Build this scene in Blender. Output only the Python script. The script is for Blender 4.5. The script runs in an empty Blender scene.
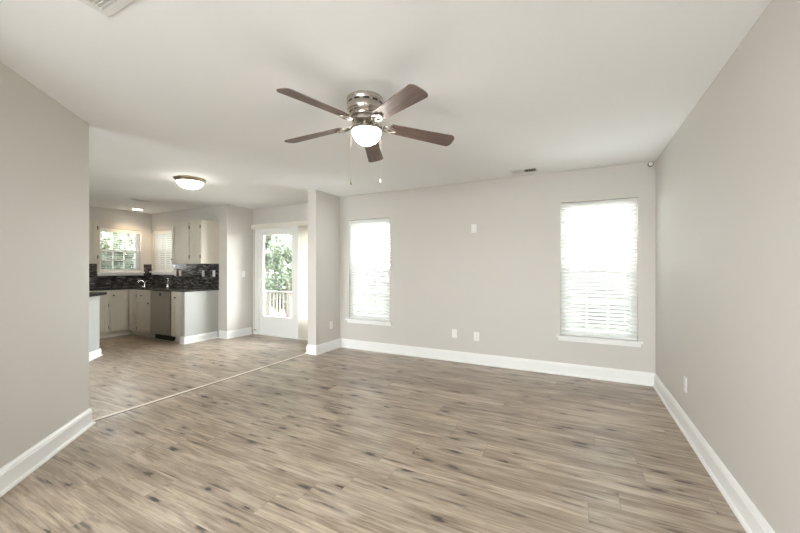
import bpy, bmesh, math, random
from mathutils import Vector, Matrix

random.seed(7)
PI = math.pi
SC = bpy.context.scene
COL = SC.collection

# ------------------------------------------------------------------ camera
F_PX = 348.0
cam = bpy.data.cameras.new('camera')
cam.sensor_fit = 'HORIZONTAL'
cam.sensor_width = 36.0
cam.lens = 36.0 * F_PX / 800.0
cam.shift_y = 2.5 / 800.0
cam.clip_start = 0.05
cam_ob = bpy.data.objects.new('camera', cam)
cam_ob.location = (0, 0, 1.267)
cam_ob.rotation_euler = (PI / 2, 0, math.radians(27))
COL.objects.link(cam_ob)
SC.camera = cam_ob

# ------------------------------------------------------------------ world, sun, daylight
SKY_STRENGTH = 29.0
SUN_STRENGTH = 10.0
REAR_FILL_WATTS = 18.0
FRONT_FILL_WATTS = 9.0
EXPOSURE = 0.54

w = bpy.data.worlds.new('overcast_sky')
SC.world = w
w.use_nodes = True
wn, wl = w.node_tree.nodes, w.node_tree.links
wn.clear()
bg = wn.new('ShaderNodeBackground')
bg.inputs['Strength'].default_value = SKY_STRENGTH
tc = wn.new('ShaderNodeTexCoord')
sep = wn.new('ShaderNodeSeparateXYZ')
ramp = wn.new('ShaderNodeValToRGB')
ramp.color_ramp.elements[0].position = 0.0
ramp.color_ramp.elements[0].color = (0.82, 0.81, 0.79, 1)
ramp.color_ramp.elements[1].position = 0.5
ramp.color_ramp.elements[1].color = (0.90, 0.952, 1.0, 1)
wout = wn.new('ShaderNodeOutputWorld')
wl.new(tc.outputs['Generated'], sep.inputs[0])
wl.new(sep.outputs['Z'], ramp.inputs[0])
wl.new(ramp.outputs[0], bg.inputs[0])
wl.new(bg.outputs[0], wout.inputs[0])

sun = bpy.data.lights.new('sun', 'SUN')
sun.energy = SUN_STRENGTH
sun.angle = math.radians(3)
sun.color = (1.0, 0.96, 0.88)
sun_ob = bpy.data.objects.new('sun', sun)
sun_ob.rotation_euler = Vector((-0.75, 0.35, -0.95)).to_track_quat('-Z', 'Y').to_euler()
sun_ob.location = (6, -4, 9)
COL.objects.link(sun_ob)


def area_light(name, loc, direction, sx, sy, watts, color, portal=False):
    l = bpy.data.lights.new(name, 'AREA')
    l.shape = 'RECTANGLE'
    l.size, l.size_y = sx, sy
    l.energy = watts
    l.color = color
    if portal:
        l.cycles.is_portal = True
    o = bpy.data.objects.new(name, l)
    o.location = loc
    o.rotation_euler = Vector(direction).to_track_quat('-Z', 'Z').to_euler()
    COL.objects.link(o)
    return o


# fill lamps added inside two made-up windows, and sky portals at the openings
area_light('rear_fill_light', (-0.80, -1.585, 1.37), (0, 1, 0.0), 1.8, 1.5, REAR_FILL_WATTS, (0.93, 0.97, 1.0))
area_light('kitchen_front_fill_light', (-4.2, -0.985, 1.30), (0, 1, 0.0), 1.2, 1.6, FRONT_FILL_WATTS, (0.93, 0.97, 1.0))
area_light('portal_rear', (-0.80, -1.79, 1.37), (0, 1, 0), 1.9, 1.55, 1.0, (1, 1, 1), True)
area_light('portal_front', (-4.2, -1.17, 1.30), (0, 1, 0), 1.3, 1.7, 1.0, (1, 1, 1), True)
area_light('portal_patio', (-4.7, 4.93, 1.05), (0, -1, 0), 1.9, 2.0, 1.0, (1, 1, 1), True)
area_light('portal_back', (-2.895, 4.78, 1.26), (0, -1, 0), 0.75, 1.6, 1.0, (1, 1, 1), True)
area_light('portal_right', (0.21, 4.78, 1.26), (0, -1, 0), 0.8, 1.6, 1.0, (1, 1, 1), True)
area_light('portal_kitchen', (-8.25, 3.65, 1.63), (1, 0, 0), 0.7, 0.85, 1.0, (1, 1, 1), True)
area_light('portal_sink', (-7.66, 4.37, 1.65), (0, -1, 0), 0.75, 0.85, 1.0, (1, 1, 1), True)

SC.view_settings.view_transform = 'Standard'
SC.view_settings.look = 'None'
SC.view_settings.gamma = 1.0
SC.view_settings.use_curve_mapping = False
SC.view_settings.exposure = EXPOSURE
SC.cycles.max_bounces = 10
SC.cycles.diffuse_bounces = 6
SC.cycles.transparent_max_bounces = 24
SC.cycles.sample_clamp_indirect = 6.0
SC.cycles.use_denoising = True


# ------------------------------------------------------------------ materials
def new_mat(name):
    m = bpy.data.materials.new(name)
    m.use_nodes = True
    nt = m.node_tree
    return m, nt, nt.nodes['Principled BSDF']


def mat(name, col, rough=0.5, metal=0.0, bump=0.0, bump_scale=200.0, vary=0.0, vary_scale=6.0, coat=0.0):
    m, nt, b = new_mat(name)
    b.inputs['Base Color'].default_value = (*col, 1)
    b.inputs['Roughness'].default_value = rough
    b.inputs['Metallic'].default_value = metal
    b.inputs['Coat Weight'].default_value = coat
    t = nt.nodes.new('ShaderNodeTexCoord')
    if bump:
        n = nt.nodes.new('ShaderNodeTexNoise')
        n.inputs['Scale'].default_value = bump_scale
        bp = nt.nodes.new('ShaderNodeBump')
        bp.inputs['Strength'].default_value = bump
        bp.inputs['Distance'].default_value = 0.002
        nt.links.new(t.outputs['Object'], n.inputs['Vector'])
        nt.links.new(n.outputs[0], bp.inputs['Height'])
        nt.links.new(bp.outputs[0], b.inputs['Normal'])
    if vary:
        n = nt.nodes.new('ShaderNodeTexNoise')
        n.inputs['Scale'].default_value = vary_scale
        n.inputs['Detail'].default_value = 4
        mx = nt.nodes.new('ShaderNodeMix')
        mx.data_type = 'RGBA'
        mx.inputs['A'].default_value = (*[c * (1 - vary) for c in col], 1)
        mx.inputs['B'].default_value = (*[min(1, c * (1 + vary)) for c in col], 1)
        nt.links.new(t.outputs['Object'], n.inputs['Vector'])
        nt.links.new(n.outputs[0], mx.inputs['Factor'])
        nt.links.new(mx.outputs['Result'], b.inputs['Base Color'])
    return m


def emit_mat(name, col, strength):
    m, nt, b = new_mat(name)
    b.inputs['Base Color'].default_value = (0.9, 0.9, 0.88, 1)
    b.inputs['Roughness'].default_value = 0.35
    b.inputs['Emission Color'].default_value = (*col, 1)
    b.inputs['Emission Strength'].default_value = strength
    return m


def glass_mat():
    m, nt, b = new_mat('window_glass')
    nt.nodes.remove(b)
    tr = nt.nodes.new('ShaderNodeBsdfTransparent')
    tr.inputs[0].default_value = (0.97, 0.985, 0.98, 1)
    gl = nt.nodes.new('ShaderNodeBsdfGlossy')
    gl.inputs['Roughness'].default_value = 0.02
    fr = nt.nodes.new('ShaderNodeFresnel')
    fr.inputs['IOR'].default_value = 1.3
    mx = nt.nodes.new('ShaderNodeMixShader')
    nt.links.new(fr.outputs[0], mx.inputs[0])
    nt.links.new(tr.outputs[0], mx.inputs[1])
    nt.links.new(gl.outputs[0], mx.inputs[2])
    nt.links.new(mx.outputs[0], nt.nodes['Material Output'].inputs[0])
    return m


def screen_mat():
    m, nt, b = new_mat('insect_screen')
    nt.nodes.remove(b)
    tr = nt.nodes.new('ShaderNodeBsdfTransparent')
    df = nt.nodes.new('ShaderNodeBsdfDiffuse')
    df.inputs[0].default_value = (0.08, 0.085, 0.09, 1)
    mx = nt.nodes.new('ShaderNodeMixShader')
    mx.inputs[0].default_value = 0.45
    nt.links.new(tr.outputs[0], mx.inputs[1])
    nt.links.new(df.outputs[0], mx.inputs[2])
    nt.links.new(mx.outputs[0], nt.nodes['Material Output'].inputs[0])
    return m


def translucent_mat(name, col, k):
    m, nt, b = new_mat(name)
    b.inputs['Base Color'].default_value = (*col, 1)
    b.inputs['Roughness'].default_value = 0.5
    tl = nt.nodes.new('ShaderNodeBsdfTranslucent')
    tl.inputs[0].default_value = (*col, 1)
    mx = nt.nodes.new('ShaderNodeMixShader')
    mx.inputs[0].default_value = k
    nt.links.new(b.outputs[0], mx.inputs[1])
    nt.links.new(tl.outputs[0], mx.inputs[2])
    nt.links.new(mx.outputs[0], nt.nodes['Material Output'].inputs[0])
    return m


class NG:
    """small helper to chain maths nodes"""
    def __init__(s, nt):
        s.nt = nt

    def set(s, sock, v):
        if isinstance(v, (int, float)):
            sock.default_value = v
        else:
            s.nt.links.new(v, sock)

    def m(s, op, a, b=0.0, c=None):
        n = s.nt.nodes.new('ShaderNodeMath')
        n.operation = op
        s.set(n.inputs[0], a)
        s.set(n.inputs[1], b)
        if c is not None:
            s.set(n.inputs[2], c)
        return n.outputs[0]

    def xyz(s, x, y, z):
        n = s.nt.nodes.new('ShaderNodeCombineXYZ')
        s.set(n.inputs[0], x)
        s.set(n.inputs[1], y)
        s.set(n.inputs[2], z)
        return n.outputs[0]

    def noise(s, v, scale, detail=4, rough=0.55, dist=0.0):
        n = s.nt.nodes.new('ShaderNodeTexNoise')
        n.inputs['Scale'].default_value = scale
        n.inputs['Detail'].default_value = detail
        n.inputs['Roughness'].default_value = rough
        n.inputs['Distortion'].default_value = dist
        s.nt.links.new(v, n.inputs['Vector'])
        return n.outputs[0]

    def white(s, v):
        n = s.nt.nodes.new('ShaderNodeTexWhiteNoise')
        n.noise_dimensions = '3D'
        s.nt.links.new(v, n.inputs['Vector'])
        return n.outputs['Value']

    def remap(s, v, a, b, c, d):
        n = s.nt.nodes.new('ShaderNodeMapRange')
        n.inputs[1].default_value, n.inputs[2].default_value = a, b
        n.inputs[3].default_value, n.inputs[4].default_value = c, d
        s.nt.links.new(v, n.inputs[0])
        return n.outputs[0]

    def mix(s, f, a, b, blend='MIX'):
        n = s.nt.nodes.new('ShaderNodeMix')
        n.data_type = 'RGBA'
        n.blend_type = blend
        s.set(n.inputs['Factor'], f)
        for k, v in (('A', a), ('B', b)):
            if isinstance(v, tuple):
                n.inputs[k].default_value = (*v, 1)
            else:
                s.nt.links.new(v, n.inputs[k])
        return n.outputs['Result']


def floor_mat():
    m, nt, b = new_mat('oak_plank_floor')
    g = NG(nt)
    t = nt.nodes.new('ShaderNodeTexCoord')
    sp = nt.nodes.new('ShaderNodeSeparateXYZ')
    nt.links.new(t.outputs['Object'], sp.inputs[0])
    X, Y = sp.outputs['X'], sp.outputs['Y']
    W, L = 0.18, 1.22
    yr = g.m('DIVIDE', Y, W)
    row = g.m('FLOOR', yr)
    off = g.white(g.xyz(row, 3.7, 1.1))
    xr = g.m('ADD', g.m('DIVIDE', X, L), g.m('MULTIPLY', off, 7.0))
    cell = g.m('FLOOR', xr)
    rnd = g.white(g.xyz(row, cell, 0.5))
    rnd2 = g.white(g.xyz(row, cell, 9.5))
    fx, fy = g.m('FRACT', xr), g.m('FRACT', yr)
    # seams
    sy = g.m('LESS_THAN', g.m('MINIMUM', fy, g.m('SUBTRACT', 1.0, fy)), 0.007)
    sx = g.m('LESS_THAN', g.m('MINIMUM', fx, g.m('SUBTRACT', 1.0, fx)), 0.0012)
    seam = g.m('MAXIMUM', sx, sy)
    # grain, each plank with its own offset
    gx = g.m('ADD', X, g.m('MULTIPLY', rnd, 37.0))
    gy = g.m('ADD', Y, g.m('MULTIPLY', rnd2, 11.0))
    v_long = g.xyz(g.m('MULTIPLY', gx, 0.9), g.m('MULTIPLY', gy, 16.0), rnd)
    v_fine = g.xyz(g.m('MULTIPLY', gx, 3.2), g.m('MULTIPLY', gy, 75.0), rnd)
    v_patch = g.xyz(g.m('MULTIPLY', gx, 1.0), g.m('MULTIPLY', gy, 3.5), rnd)
    n1 = g.noise(v_long, 2.2, 8, 0.70, 1.2)
    n2 = g.noise(v_fine, 1.6, 5, 0.75, 0.4)
    n3 = g.noise(v_patch, 1.9, 3, 0.55, 0.5)
    c1 = g.mix(g.remap(n1, 0.36, 0.62, 0, 1), FLOOR_DARK, FLOOR_LIGHT)
    c2 = g.mix(g.remap(n3, 0.50, 0.70, 0, 0.65), c1, FLOOR_PALE)
    c2 = g.mix(g.remap(n3, 0.48, 0.32, 0, 0.45), c2, FLOOR_DARK)
    tone = g.remap(rnd, 0, 1, 0.88, 1.08)
    tone = g.m('MULTIPLY', tone, g.remap(n2, 0.25, 0.75, 0.84, 1.28))
    # knots and dark streaks
    vk = g.xyz(g.m('MULTIPLY', gx, 2.9), g.m('MULTIPLY', gy, 9.0), 0.0)
    wob = g.noise(g.xyz(g.m('MULTIPLY', gx, 10.0), g.m('MULTIPLY', gy, 60.0), 0.0), 1.0, 4, 0.7)
    vor = nt.nodes.new('ShaderNodeTexVoronoi')
    vor.voronoi_dimensions = '2D'
    vor.inputs['Scale'].default_value = 1.0
    nt.links.new(vk, vor.inputs['Vector'])
    kr = g.white(vor.outputs['Color'])
    kr2 = g.white(g.xyz(kr, 2.2, 5.1))
    dist = g.m('ADD', vor.outputs['Distance'], g.m('MULTIPLY', g.m('SUBTRACT', wob, 0.5), 0.55))
    dist = g.m('DIVIDE', dist, g.m('ADD', 0.35, g.m('MULTIPLY', kr2, 0.95)))
    core = g.remap(dist, 0.06, 0.15, 1.0, 0.0)
    halo = g.remap(dist, 0.05, 0.46, 0.6, 0.0)
    sel = g.m('GREATER_THAN', kr, 0.60)
    knot = g.m('MULTIPLY', sel, core)
    hal = g.m('MULTIPLY', sel, halo)
    c3 = g.mix(hal, c2, FLOOR_STREAK)
    # long dark mineral streaks and short flecks
    v_st = g.xyz(g.m('MULTIPLY', gx, 0.9), g.m('MULTIPLY', gy, 14.0), 4.0)
    n4 = g.noise(v_st, 1.9, 4, 0.55, 0.8)
    c3 = g.mix(g.remap(n4, 0.54, 0.70, 0, 0.6), c3, FLOOR_STREAK)
    v_fl = g.xyz(g.m('MULTIPLY', gx, 5.0), g.m('MULTIPLY', gy, 42.0), 7.0)
    n5 = g.noise(v_fl, 1.0, 3, 0.6, 0.3)
    c3 = g.mix(g.remap(n5, 0.63, 0.74, 0, 0.7), c3, FLOOR_STREAK)
    # thin dark cracks running with the grain
    vc = g.xyz(g.m('MULTIPLY', gx, 1.9), g.m('MULTIPLY', gy, 20.0), 0.0)
    vor2 = nt.nodes.new('ShaderNodeTexVoronoi')
    vor2.voronoi_dimensions = '2D'
    vor2.inputs['Scale'].default_value = 1.0
    nt.links.new(vc, vor2.inputs['Vector'])
    kc = g.white(vor2.outputs['Color'])
    dc = g.m('ADD', vor2.outputs['Distance'], g.m('MULTIPLY', g.m('SUBTRACT', wob, 0.5), 0.5))
    crack = g.m('MULTIPLY', g.m('GREATER_THAN', kc, 0.80), g.remap(dc, 0.06, 0.26, 0.75, 0.0))
    c3 = g.mix(crack, c3, FLOOR_KNOT)
    c4 = g.mix(g.m('MULTIPLY', knot, 0.95), c3, FLOOR_KNOT)
    tcol = g.xyz(tone, tone, tone)
    c5 = g.mix(1.0, c4, tcol, 'MULTIPLY')
    c6 = g.mix(g.m('MULTIPLY', seam, 0.4), c5, (0.07, 0.055, 0.045))
    nt.links.new(c6, b.inputs['Base Color'])
    rg = g.remap(n2, 0.2, 0.8, 0.25, 0.36)
    nt.links.new(rg, b.inputs['Roughness'])
    b.inputs['Specular IOR Level'].default_value = 0.5
    bp = nt.nodes.new('ShaderNodeBump')
    bp.inputs['Strength'].default_value = 0.12
    bp.inputs['Distance'].default_value = 0.002
    hgt = g.m('SUBTRACT', g.m('MULTIPLY', n2, 0.5), g.m('MULTIPLY', seam, 1.0))
    nt.links.new(hgt, bp.inputs['Height'])
    nt.links.new(bp.outputs[0], b.inputs['Normal'])
    return m


FLOOR_DARK = (0.198, 0.150, 0.110)
FLOOR_LIGHT = (0.455, 0.368, 0.285)
FLOOR_PALE = (0.50, 0.422, 0.348)
FLOOR_STREAK = (0.130, 0.096, 0.068)
FLOOR_KNOT = (0.040, 0.030, 0.024)


def mosaic_mat():
    """glass strip mosaic; uses (along-wall, up) from object coordinates"""
    m, nt, b = new_mat('dark_mosaic_tile')
    g = NG(nt)
    t = nt.nodes.new('ShaderNodeTexCoord')
    sp = nt.nodes.new('ShaderNodeSeparateXYZ')
    nt.links.new(t.outputs['Object'], sp.inputs[0])
    u = g.m('ADD', sp.outputs['X'], sp.outputs['Y'])
    z = sp.outputs['Z']
    yr = g.m('DIVIDE', z, 0.0165)
    row = g.m('FLOOR', yr)
    off = g.white(g.xyz(row, 1.3, 2.2))
    xr = g.m('ADD', g.m('DIVIDE', u, 0.075), g.m('MULTIPLY', off, 5.0))
    cell = g.m('FLOOR', xr)
    rnd = g.white(g.xyz(row, cell, 4.4))
    r = nt.nodes.new('ShaderNodeValToRGB')
    cr = r.color_ramp
    cr.interpolation = 'CONSTANT'
    cols = [(0.0, (0.014, 0.013, 0.013)), (0.34, (0.035, 0.034, 0.036)), (0.55, (0.062, 0.055, 0.049)),
            (0.72, (0.022, 0.020, 0.019)), (0.84, (0.10, 0.095, 0.088)), (0.95, (0.17, 0.16, 0.15))]
    cr.elements[0].position, cr.elements[0].color = cols[0][0], (*cols[0][1], 1)
    cr.elements[1].position, cr.elements[1].color = cols[1][0], (*cols[1][1], 1)
    for p, c in cols[2:]:
        e = cr.elements.new(p)
        e.color = (*c, 1)
    nt.links.new(rnd, r.inputs[0])
    fx, fy = g.m('FRACT', xr), g.m('FRACT', yr)
    gy_ = g.m('LESS_THAN', fy, 0.10)
    gx_ = g.m('LESS_THAN', fx, 0.03)
    gr = g.m('MAXIMUM', gx_, gy_)
    c = g.mix(gr, r.outputs[0], (0.055, 0.053, 0.05))
    nt.links.new(c, b.inputs['Base Color'])
    nt.links.new(g.remap(rnd, 0, 1, 0.12, 0.35), b.inputs['Roughness'])
    return m


def granite_mat():
    m, nt, b = new_mat('black_granite')
    g = NG(nt)
    t = nt.nodes.new('ShaderNodeTexCoord')
    n = g.noise(t.outputs['Object'], 60, 5, 0.7)
    c = g.mix(g.remap(n, 0.45, 0.75, 0, 1), (0.012, 0.012, 0.013), (0.09, 0.085, 0.08))
    nt.links.new(c, b.inputs['Base Color'])
    b.inputs['Roughness'].default_value = 0.14
    return m


def brushed_mat(name, col, rough=0.3, axis='Z', scale=250):
    m, nt, b = new_mat(name)
    g = NG(nt)
    t = nt.nodes.new('ShaderNodeTexCoord')
    sp = nt.nodes.new('ShaderNodeSeparateXYZ')
    nt.links.new(t.outputs['Object'], sp.inputs[0])
    k = {'X': (2, scale, scale), 'Y': (scale, 2, scale), 'Z': (3, 3, scale)}[axis]
    v = g.xyz(g.m('MULTIPLY', sp.outputs['X'], k[0]), g.m('MULTIPLY', sp.outputs['Y'], k[1]), g.m('MULTIPLY', sp.outputs['Z'], k[2]))
    n = g.noise(v, 1.0, 2)
    b.inputs['Base Color'].default_value = (*col, 1)
    b.inputs['Metallic'].default_value = 1.0
    nt.links.new(g.remap(n, 0.3, 0.7, rough * 0.75, rough * 1.3), b.inputs['Roughness'])
    return m


def blade_mat():
    m, nt, b = new_mat('walnut_blade')
    g = NG(nt)
    t = nt.nodes.new('ShaderNodeTexCoord')
    sp = nt.nodes.new('ShaderNodeSeparateXYZ')
    nt.links.new(t.outputs['Object'], sp.inputs[0])
    v = g.xyz(g.m('MULTIPLY', sp.outputs['X'], 4.0), g.m('MULTIPLY', sp.outputs['Y'], 70.0), 0.0)
    n = g.noise(v, 1.0, 4, 0.6, 0.5)
    c = g.mix(g.remap(n, 0.3, 0.7, 0, 1), (0.080, 0.050, 0.040), (0.165, 0.112, 0.090))
    nt.links.new(c, b.inputs['Base Color'])
    b.inputs['Roughness'].default_value = 0.5
    return m


def leaf_mat(name, a, bcol):
    m, nt, b = new_mat(name)
    g = NG(nt)
    t = nt.nodes.new('ShaderNodeTexCoord')
    n = g.noise(t.outputs['Object'], 1.8, 4, 0.7)
    n2 = g.noise(t.outputs['Object'], 9.0, 2)
    f = g.m('ADD', g.m('MULTIPLY', n, 0.7), g.m('MULTIPLY', n2, 0.3))
    c = g.mix(g.remap(f, 0.35, 0.65, 0, 1), a, bcol)
    nt.links.new(c, b.inputs['Base Color'])
    b.inputs['Roughness'].default_value = 0.5
    tl = nt.nodes.new('ShaderNodeBsdfTranslucent')
    nt.links.new(c, tl.inputs[0])
    mx = nt.nodes.new('ShaderNodeMixShader')
    mx.inputs[0].default_value = 0.4
    nt.links.new(b.outputs[0], mx.inputs[1])
    nt.links.new(tl.outputs[0], mx.inputs[2])
    nt.links.new(mx.outputs[0], nt.nodes['Material Output'].inputs[0])
    return m


M = dict(
    wall=mat('greige_wall_paint', (0.59, 0.563, 0.531), 0.62, bump=0.05, bump_scale=350),
    ceiling=mat('ceiling_paint', (0.90, 0.905, 0.905), 0.85, bump=0.06, bump_scale=260),
    trim=mat('white_trim_paint', (0.84, 0.84, 0.825), 0.38),
    vinyl=mat('white_vinyl', (0.82, 0.82, 0.81), 0.35),
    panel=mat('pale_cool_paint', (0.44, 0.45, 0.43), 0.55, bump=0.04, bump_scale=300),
    cabinet=mat('cream_cabinet_paint', (0.62, 0.58, 0.50), 0.42, vary=0.04, vary_scale=4),
    floor=floor_mat(),
    glass=glass_mat(),
    screen=screen_mat(),
    slat=translucent_mat('white_blind_slat', (0.90, 0.90, 0.89), 0.46),
    vane=translucent_mat('ivory_vane', (0.86, 0.83, 0.76), 0.30),
    nickel=brushed_mat('brushed_nickel', (0.52, 0.48, 0.43), 0.26),
    steel=brushed_mat('stainless_steel', (0.40, 0.375, 0.345), 0.36, 'X'),
    chrome=mat('chrome', (0.75, 0.75, 0.75), 0.08, 1.0),
    bronze=mat('antique_nickel', (0.42, 0.34, 0.25), 0.33, 1.0),
    black=mat('matte_black', (0.015, 0.014, 0.013), 0.5),
    hinge=mat('dark_bronze_hinge', (0.012, 0.010, 0.009), 0.5),
    knob=mat('pewter_knob', (0.06, 0.05, 0.04), 0.4, 0.3),
    blade=blade_mat(),
    lampglass=emit_mat('lit_frosted_glass', (1.0, 0.94, 0.87), 28),
    kitchenlamp=emit_mat('lit_dome_glass', (1.0, 0.95, 0.88), 16),
    recessed=emit_mat('lit_recessed_lens', (1.0, 0.88, 0.72), 9.0),
    plate=mat('white_plastic_plate', (0.83, 0.82, 0.80), 0.35),
    ivory=mat('ivory_plate', (0.72, 0.69, 0.62), 0.35),
    slot=mat('dark_slot', (0.10, 0.095, 0.09), 0.6),
    vent=mat('white_vent_metal', (0.78, 0.77, 0.75), 0.4),
    duct=mat('dark_duct', (0.05, 0.045, 0.04), 0.8),
    threshold=mat('pale_threshold_strip', (0.72, 0.66, 0.57), 0.35),
    dark_edge=mat('dark_floor_gap', (0.05, 0.04, 0.032), 0.6),
    mosaic=mosaic_mat(),
    granite=granite_mat(),
    deck=mat('weathered_deck', (0.26, 0.23, 0.20), 0.7, vary=0.2, vary_scale=5),
    rail=mat('pale_weathered_wood', (0.12, 0.105, 0.09), 0.7, vary=0.12, vary_scale=8),
    concrete=mat('pale_bounce_slab', (0.70, 0.69, 0.675), 0.85, vary=0.06, vary_scale=2),  # for the ground slabs added to bounce light onto the ceiling
    grass=mat('lawn', (0.08, 0.10, 0.055), 0.9, vary=0.3, vary_scale=3),
    bark=mat('bark', (0.10, 0.08, 0.06), 0.9, vary=0.3, vary_scale=20),
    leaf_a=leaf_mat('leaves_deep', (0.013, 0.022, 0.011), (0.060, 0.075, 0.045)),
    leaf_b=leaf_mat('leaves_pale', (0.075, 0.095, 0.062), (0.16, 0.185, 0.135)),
    shade_slab=mat('shade_slab_grey', (0.6, 0.6, 0.58), 0.7),  # for the slab added to shade the deck
)


# ------------------------------------------------------------------ mesh helpers
class MB:
    def __init__(s):
        s.bm = bmesh.new()

    def poly(s, pts):
        s.bm.faces.new([s.bm.verts.new(p) for p in pts])
        return s

    def box(s, x0, x1, y0, y1, z0, z1, M4=None, bevel=0.0):
        r = bmesh.ops.create_cube(s.bm, size=1.0)
        vs = r['verts']
        for v in vs:
            v.co = Vector(((x0 + x1) / 2 + v.co.x * (x1 - x0), (y0 + y1) / 2 + v.co.y * (y1 - y0), (z0 + z1) / 2 + v.co.z * (z1 - z0)))
            if M4:
                v.co = M4 @ v.co
        if bevel:
            es = list({e for v in vs for e in v.link_edges})
            bmesh.ops.bevel(s.bm, geom=es, offset=bevel, segments=2, affect='EDGES', profile=0.5)
        return s

    def prism(s, pts, z0, z1, M4=None):
        """pts: 2D outline, extruded z0..z1"""
        a = [Vector((p[0], p[1], z0)) for p in pts]
        b = [Vector((p[0], p[1], z1)) for p in pts]
        if M4:
            a = [M4 @ p for p in a]
            b = [M4 @ p for p in b]
        va = [s.bm.verts.new(p) for p in a]
        vb = [s.bm.verts.new(p) for p in b]
        n = len(pts)
        s.bm.faces.new(list(reversed(va)))
        s.bm.faces.new(vb)
        for i in range(n):
            j = (i + 1) % n
            s.bm.faces.new((va[i], va[j], vb[j], vb[i]))
        return s

    def lathe(s, prof, seg=40, M4=None):
        """prof: (radius, z) list, revolved about z"""
        rings = []
        for r, z in prof:
            if r < 1e-6:
                p = Vector((0, 0, z))
                rings.append([s.bm.verts.new(M4 @ p if M4 else p)])
            else:
                ring = []
                for i in range(seg):
                    a = 2 * PI * i / seg
                    p = Vector((r * math.cos(a), r * math.sin(a), z))
                    ring.append(s.bm.verts.new(M4 @ p if M4 else p))
                rings.append(ring)
        for A, B in zip(rings, rings[1:]):
            for i in range(seg):
                j = (i + 1) % seg
                if len(A) == 1 and len(B) == 1:
                    continue
                if len(A) == 1:
                    s.bm.faces.new((A[0], B[j], B[i]))
                elif len(B) == 1:
                    s.bm.faces.new((A[i], A[j], B[0]))
                else:
                    s.bm.faces.new((A[i], A[j], B[j], B[i]))
        return s

    def tube(s, pts, rad, seg=10):
        pts = [Vector(p) for p in pts]
        rads = rad if isinstance(rad, (list, tuple)) else [rad] * len(pts)
        rings = []
        for i, p in enumerate(pts):
            d = (pts[min(i + 1, len(pts) - 1)] - pts[max(i - 1, 0)]).normalized()
            up = Vector((0, 0, 1)) if abs(d.z) < 0.9 else Vector((1, 0, 0))
            a = d.cross(up).normalized()
            b = d.cross(a).normalized()
            rings.append([s.bm.verts.new(p + (a * math.cos(2 * PI * k / seg) + b * math.sin(2 * PI * k / seg)) * rads[i]) for k in range(seg)])
        for A, B in zip(rings, rings[1:]):
            for k in range(seg):
                j = (k + 1) % seg
                s.bm.faces.new((A[k], A[j], B[j], B[k]))
        s.bm.faces.new(rings[0])
        s.bm.faces.new(list(reversed(rings[-1])))
        return s

    def sweep(s, path, prof, flip=1):
        """profile (offset from wall, z) swept along a 2D path with mitred corners; room lies to the left of the path when flip=1"""
        P = [Vector((p[0], p[1])) for p in path]
        n = len(P)
        cols = []
        for i in range(n):
            nrm = []
            if i > 0:
                d = (P[i] - P[i - 1]).normalized()
                nrm.append(Vector((-d.y, d.x)) * flip)
            if i < n - 1:
                d = (P[i + 1] - P[i]).normalized()
                nrm.append(Vector((-d.y, d.x)) * flip)
            if len(nrm) == 2:
                b = (nrm[0] + nrm[1]).normalized()
                b = b / max(0.25, b.dot(nrm[0]))
            else:
                b = nrm[0]
            cols.append([s.bm.verts.new((P[i].x + b.x * o, P[i].y + b.y * o, z)) for o, z in prof])
        m = len(prof)
        for A, B in zip(cols, cols[1:]):
            for k in range(m):
                j = (k + 1) % m
                s.bm.faces.new((A[k], A[j], B[j], B[k]))
        s.bm.faces.new(cols[0])
        s.bm.faces.new(list(reversed(cols[-1])))
        return s

    def build(s, name, material, parent=None, smooth=False, loc=None, recalc=True):
        if recalc:
            bmesh.ops.recalc_face_normals(s.bm, faces=s.bm.faces)
        me = bpy.data.meshes.new(name)
        s.bm.to_mesh(me)
        s.bm.free()
        me.materials.append(material)
        if smooth:
            me.shade_smooth()
            if hasattr(me, 'set_sharp_from_angle'):
                me.set_sharp_from_angle(angle=math.radians(40))
        o = bpy.data.objects.new(name, me)
        COL.objects.link(o)
        if parent:
            o.parent = parent
        if loc:
            o.location = loc
        return o


def thing(name, label, cat, loc=(0, 0, 0), rotz=0.0, group=None):
    o = bpy.data.objects.new(name, None)
    o.empty_display_size = 0.1
    o.location = loc
    o.rotation_euler = (0, 0, rotz)
    o['label'] = label
    o['category'] = cat
    o['kind'] = 'thing'
    if group:
        o['group'] = group
    COL.objects.link(o)
    return o


def tag(o, label, cat, kind='thing', group=None):
    o['label'] = label
    o['category'] = cat
    o['kind'] = kind
    if group:
        o['group'] = group
    return o


def dup(root, label, loc, rotz=None, group=None):
    r = root.copy()
    COL.objects.link(r)
    r.location = loc
    if rotz is not None:
        r.rotation_euler = (0, 0, rotz)
    r['label'] = label
    if group:
        r['group'] = group
    for ch in list(root.children):
        c = ch.copy()
        COL.objects.link(c)
        c.parent = r
        for g in list(ch.children):
            d = g.copy()
            COL.objects.link(d)
            d.parent = c
    return r


# ------------------------------------------------------------------ the room
H = 2.44
YB = 4.61          # main room back wall
YD = 4.76          # dining bump-out back wall
YK = 4.20          # kitchen back wall
XR = 0.754         # right wall
XS = -3.44         # stub, main room side
XT = -3.60         # stub, dining side; threshold
XP = -5.66         # dining left wall
XK = -8.08         # kitchen left wall
YREAR = -1.60
A1 = Vector((-3.525, 1.369))                    # far end of the angled wall
AD = Vector((0.694, -0.720)).normalized()
A2 = A1 + AD * 1.8
AN = Vector((AD.y, -AD.x)) * -1                 # towards the room
if AN.x < 0:
    AN = -AN

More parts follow.
